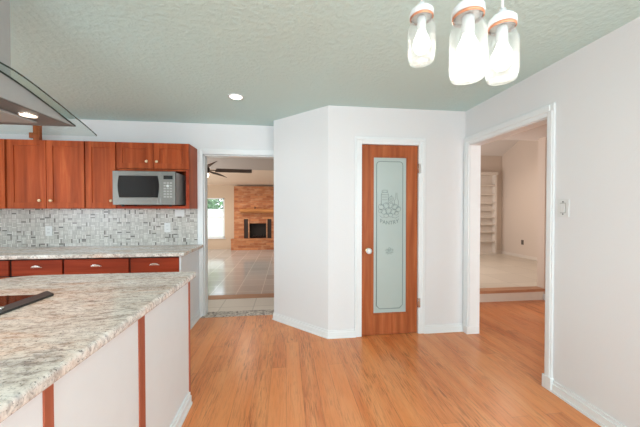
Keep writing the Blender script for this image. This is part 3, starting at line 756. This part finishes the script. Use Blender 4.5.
# outside: lawn, fence, trees
tag(MB().box(-16, FW+.2, -.4, 6, 26, -.3).build('lawn', 'grass'), 'pale lawn outside the far window', 'lawn', None, 'structure')
fp = thing('fence', (-4, 15.0, -.3), 'white garden fence outside the far window', 'fence')
m = MB()
for i in range(60): m.box(-9+i*.2, 15.0, -.3, -9+i*.2+.196, 15.03, 1.33)
m.build('boards', 'fence', fp)
box('top_rail', -9, 14.96, 1.33, 3, 15.06, 1.38, 'fence', fp)
def tree(x, y, s, label):
    t = thing('tree', (x, y, -.3), label, 'tree', 'trees behind the fence')
    MB().lathe([(.14*s, 0), (.10*s, 1.2*s), (.05*s, 2.2*s)], x, y, -.3, 'Z', 10).build('trunk', 'brown_dark', t)
    m = MB(); rnd = random.Random(int(x*10))
    for i in range(1300):
        a = rnd.uniform(0, 2*PI); q = rnd.uniform(-.9, 1); rr = 1.25*s*math.sqrt(max(0, 1-q*q*.8))*rnd.uniform(.5, 1)
        c = Vector((x+rr*math.cos(a), y+rr*math.sin(a), 1.9*s+q*1.4*s)); l = rnd.uniform(.10, .22)
        R = Matrix.Rotation(rnd.uniform(0, 6.28), 3, Vector((rnd.uniform(-1, 1), rnd.uniform(-1, 1), rnd.uniform(-1, 1)+.01)).normalized())
        vs = [m.bm.verts.new(c+R @ Vector(p)) for p in ((-l, 0, 0), (0, -l*.5, .01), (l, 0, 0), (0, l*.5, .01))]
        m.bm.faces.new(vs)
    m.build('foliage', 'leaf', t)
tree(-5.2, 17.0, 1.05, 'nearer leafy tree just above the white fence outside the far window')
tree(-4.2, 20.0, 1.05, 'farther leafy tree behind the white fence, right of the nearer one')
# fireplace
BY = 11.15
fpx0, fpx1 = -1.97, .0
fo = thing('fireplace', (-1.0, BY, FZ), 'orange brick fireplace with a pine mantel and raised hearth', 'fireplace')
ix0, ix1, iz0, iz1 = -1.60, -.56, .24, .99
m = MB()
m.box(fpx0, BY, FZ, ix0, FW-.002, 2.245).box(ix1, BY, FZ, fpx1, FW-.002, 2.245).box(ix0, BY, iz1, ix1, FW-.002, 2.245).box(ix0, BY, FZ, ix1, FW-.002, iz0)
m.build('chimney_breast', 'brick', fo)
MB().box(fpx0-.08, 10.96, FZ, fpx1+.08, BY, .185).box(fpx0-.09, 10.94, .185, fpx1+.09, BY, .245, .006).build('hearth', 'brick', fo)
MB().box(-1.73, BY-.22, 1.27, -.2, BY, 1.385, .006).box(-1.70, BY-.16, 1.22, -.24, BY, 1.27).build('mantel', 'mantel', fo, 'light pine mantel shelf')
for px in (ix0, ix1-.15): box('surround', px, BY+.03, iz0, px+.15, BY+.06, iz1, 'brown_dark', fo, label='dark panel beside the firebox')
box('lintel', ix0+.15, BY+.01, .825, ix1-.15, BY+.06, iz1, 'brick', fo, label='brick lintel over the firebox')
for px in (ix0+.16, ix1-.20):
    box('door_post', px, BY-.015, iz0, px+.045, BY+.03, iz1-.02, 'nosing', fo, .004, 'tan upright beside the firebox')
MB().box(ix0+.15, BY+.175, iz0, ix1-.15, BY+.19, .825).build('firebox', 'black_matte', fo, 'dark firebox')
m = MB()
for i in range(5): m.tube([(-1.30+i*.10, BY+.12, iz0+.05), (-1.22+i*.09, BY+.10, iz0+.10+.02*(i % 2))], .025, 8)
m.build('log_grate', 'brown_dark', fo)
box('mantel_ornament', -1.19, BY-.13, 1.386, -1.15, BY-.09, 1.46, 'brown_dark'); tag(bpy.data.objects['mantel_ornament'], 'small dark ornament standing on the pine mantel', 'ornament')
# ceiling fan
fx, fy, fz = -1.49, 5.35, 2.07
fn = thing('ceiling_fan', (fx, fy, fz), 'brown ceiling fan with a light, seen through the back doorway', 'ceiling fan')
MB().tube([(fx, fy, fz+.08), (fx, fy, 2.60)], .016, 10).build('downrod', 'brown_dark', fn)
MB().lathe([(.03, 0), (.07, -.02), (.075, -.07), (.02, -.09)], fx, fy, 2.62, 'Z', 24).build('canopy', 'brown_dark', fn)
MB().lathe([(.06, -.06), (.11, -.04), (.12, .02), (.10, .07), (.03, .10)], fx, fy, fz, 'Z', 28).build('motor', 'brown_dark', fn)
MB().lathe([(.03, -.15), (.09, -.13), (.11, -.09), (.10, -.062)], fx, fy, fz, 'Z', 24).build('light_globe', 'fan_globe', fn, 'white lit globe')
for k_ in range(5):
    a = math.radians(6+72*k_); R = Matrix.Rotation(a, 3, 'Z') @ Matrix.Rotation(math.radians(26), 3, 'X')
    m = MB().box(.22, -.095, -.004, .86, .095, .004, .003).box(.09, -.02, -.006, .26, .02, .002)
    for v in m.bm.verts: v.co = R @ v.co + Vector((fx, fy, fz))
    m.build('blade', 'fan_wood', fn)

# ------------------------------------------------------------------ hall step and living room beyond the right opening
LZ = .165
struct(MB().box(2.1, 3.82, -.1, 3.845, 3.90, .128).build('trim_6', 'riser'), 'pale riser of the hall step')
struct(MB().box(2.1, 3.80, .128, 3.845, 3.95, LZ+.004, .003).build('trim_7', 'nosing'), 'wood nosing on the hall step')
struct(MB().box(2.1, 3.90, -.1, 6.2, 7.3, LZ).build('floor_living', 'tile_pale'), 'pale floor of the raised living room')
LW, LX = 7.05, 5.80
struct(MB().box(2.1, LW, LZ, LX+.12, LW+.12, 4.6).build('wall_living_back', 'wall_living'), 'beige back wall of the living room')
struct(MB().box(LX, 3.94, LZ, LX+.12, LW, 4.6).build('wall_living_right', 'wall_living'), 'beige right wall of the living room')
struct(MB().box(2.0, YB+T, LZ, 2.12, LW, 4.6).build('wall_living_left', 'wall_living'))
zc = lambda y: 2.80+.5*(LW-y)
struct(MB().prism([(4.05, zc(4.05)), (LW+.1, zc(LW+.1)), (LW+.1, zc(LW+.1)+.12), (4.05, zc(4.05)+.12)], 'X', 2.0, LX+.12).build('ceiling_living', 'ceiling_plain'), 'sloping ceiling of the living room')
struct(MB().box(2.1, 3.87, H, LX+.12, 4.06, 4.6).build('wall_living_front', 'ceiling_plain'))
for nm, a in (('baseboard_living', (LX-.016, 3.94, LZ, LX, LW, LZ+.075)), ('baseboard_living_back', (2.12, LW-.016, LZ, LX-.016, LW, LZ+.09))):
    struct(MB().box(*a).build(nm, 'shelf_paint'))
profile_base('baseboard_hall', [(4.1, 3.82), (3.83, 3.82)][::-1], None, .09)
outlet('wall_outlet', 6.36, .545, LX, 'small grey outlet low on the living room wall', 'outlet', 'X', False, 'vent')
# bookcase
bc = thing('bookcase', (5.25, LW, LZ), 'tall pale built-in bookcase with empty shelves in the living room', 'bookcase')
c0, c1, ct_ = 4.70, 5.555, 2.34
yb0, yb1 = LW-.13, LW-.001
box('back_panel', c0, yb1-.012, LZ, c1, yb1, ct_, 'shelf_paint', bc)
for a in ((c0, c0+.05), (c1-.045, c1)): box('side', a[0], yb0, LZ, a[1], yb1-.012, ct_, 'shelf_paint', bc)
box('cornice', c0, yb0-.015, ct_-.075, c1+.02, yb1-.012, ct_+.01, 'shelf_paint', bc, .004)
for z_ in (.49, .745, .945, 1.13, 1.325, 1.51, 1.74, 1.98):
    box('shelf', c0+.05, yb0+.01, z_, c1-.045, yb1-.012, z_+.028, 'shelf_paint', bc)
box('plinth', c0+.05, yb0+.005, LZ, c1-.045, yb1-.012, LZ+.05, 'shelf_paint', bc)
# ceiling vent
vy = 6.35; vx = 4.72
cv_ = thing('ceiling_vent', (vx, vy, zc(vy)), 'dark vent grille in the sloping living room ceiling', 'vent')
def tilt(m):
    ang = math.atan(.5)
    R = Matrix.Rotation(-ang, 3, 'X')
    for v in m.bm.verts: v.co = R @ v.co + Vector((vx, vy, zc(vy)-.004))
    return m
m = MB().box(-.20, -.09, -.012, .20, -.075, 0).box(-.20, .075, -.012, .20, .09, 0).box(-.20, -.075, -.012, -.18, .075, 0).box(.18, -.075, -.012, .20, .075, 0)
tilt(m).build('vent_frame', 'vent', cv_)
for i in range(6): tilt(MB().box(-.18, -.070+i*.024, -.010, .18, -.058+i*.024, -.004)).build('slat', 'vent', cv_)
tilt(MB().box(-.19, -.08, -.003, .19, .08, .0)).build('vent_back', 'black_matte', cv_)
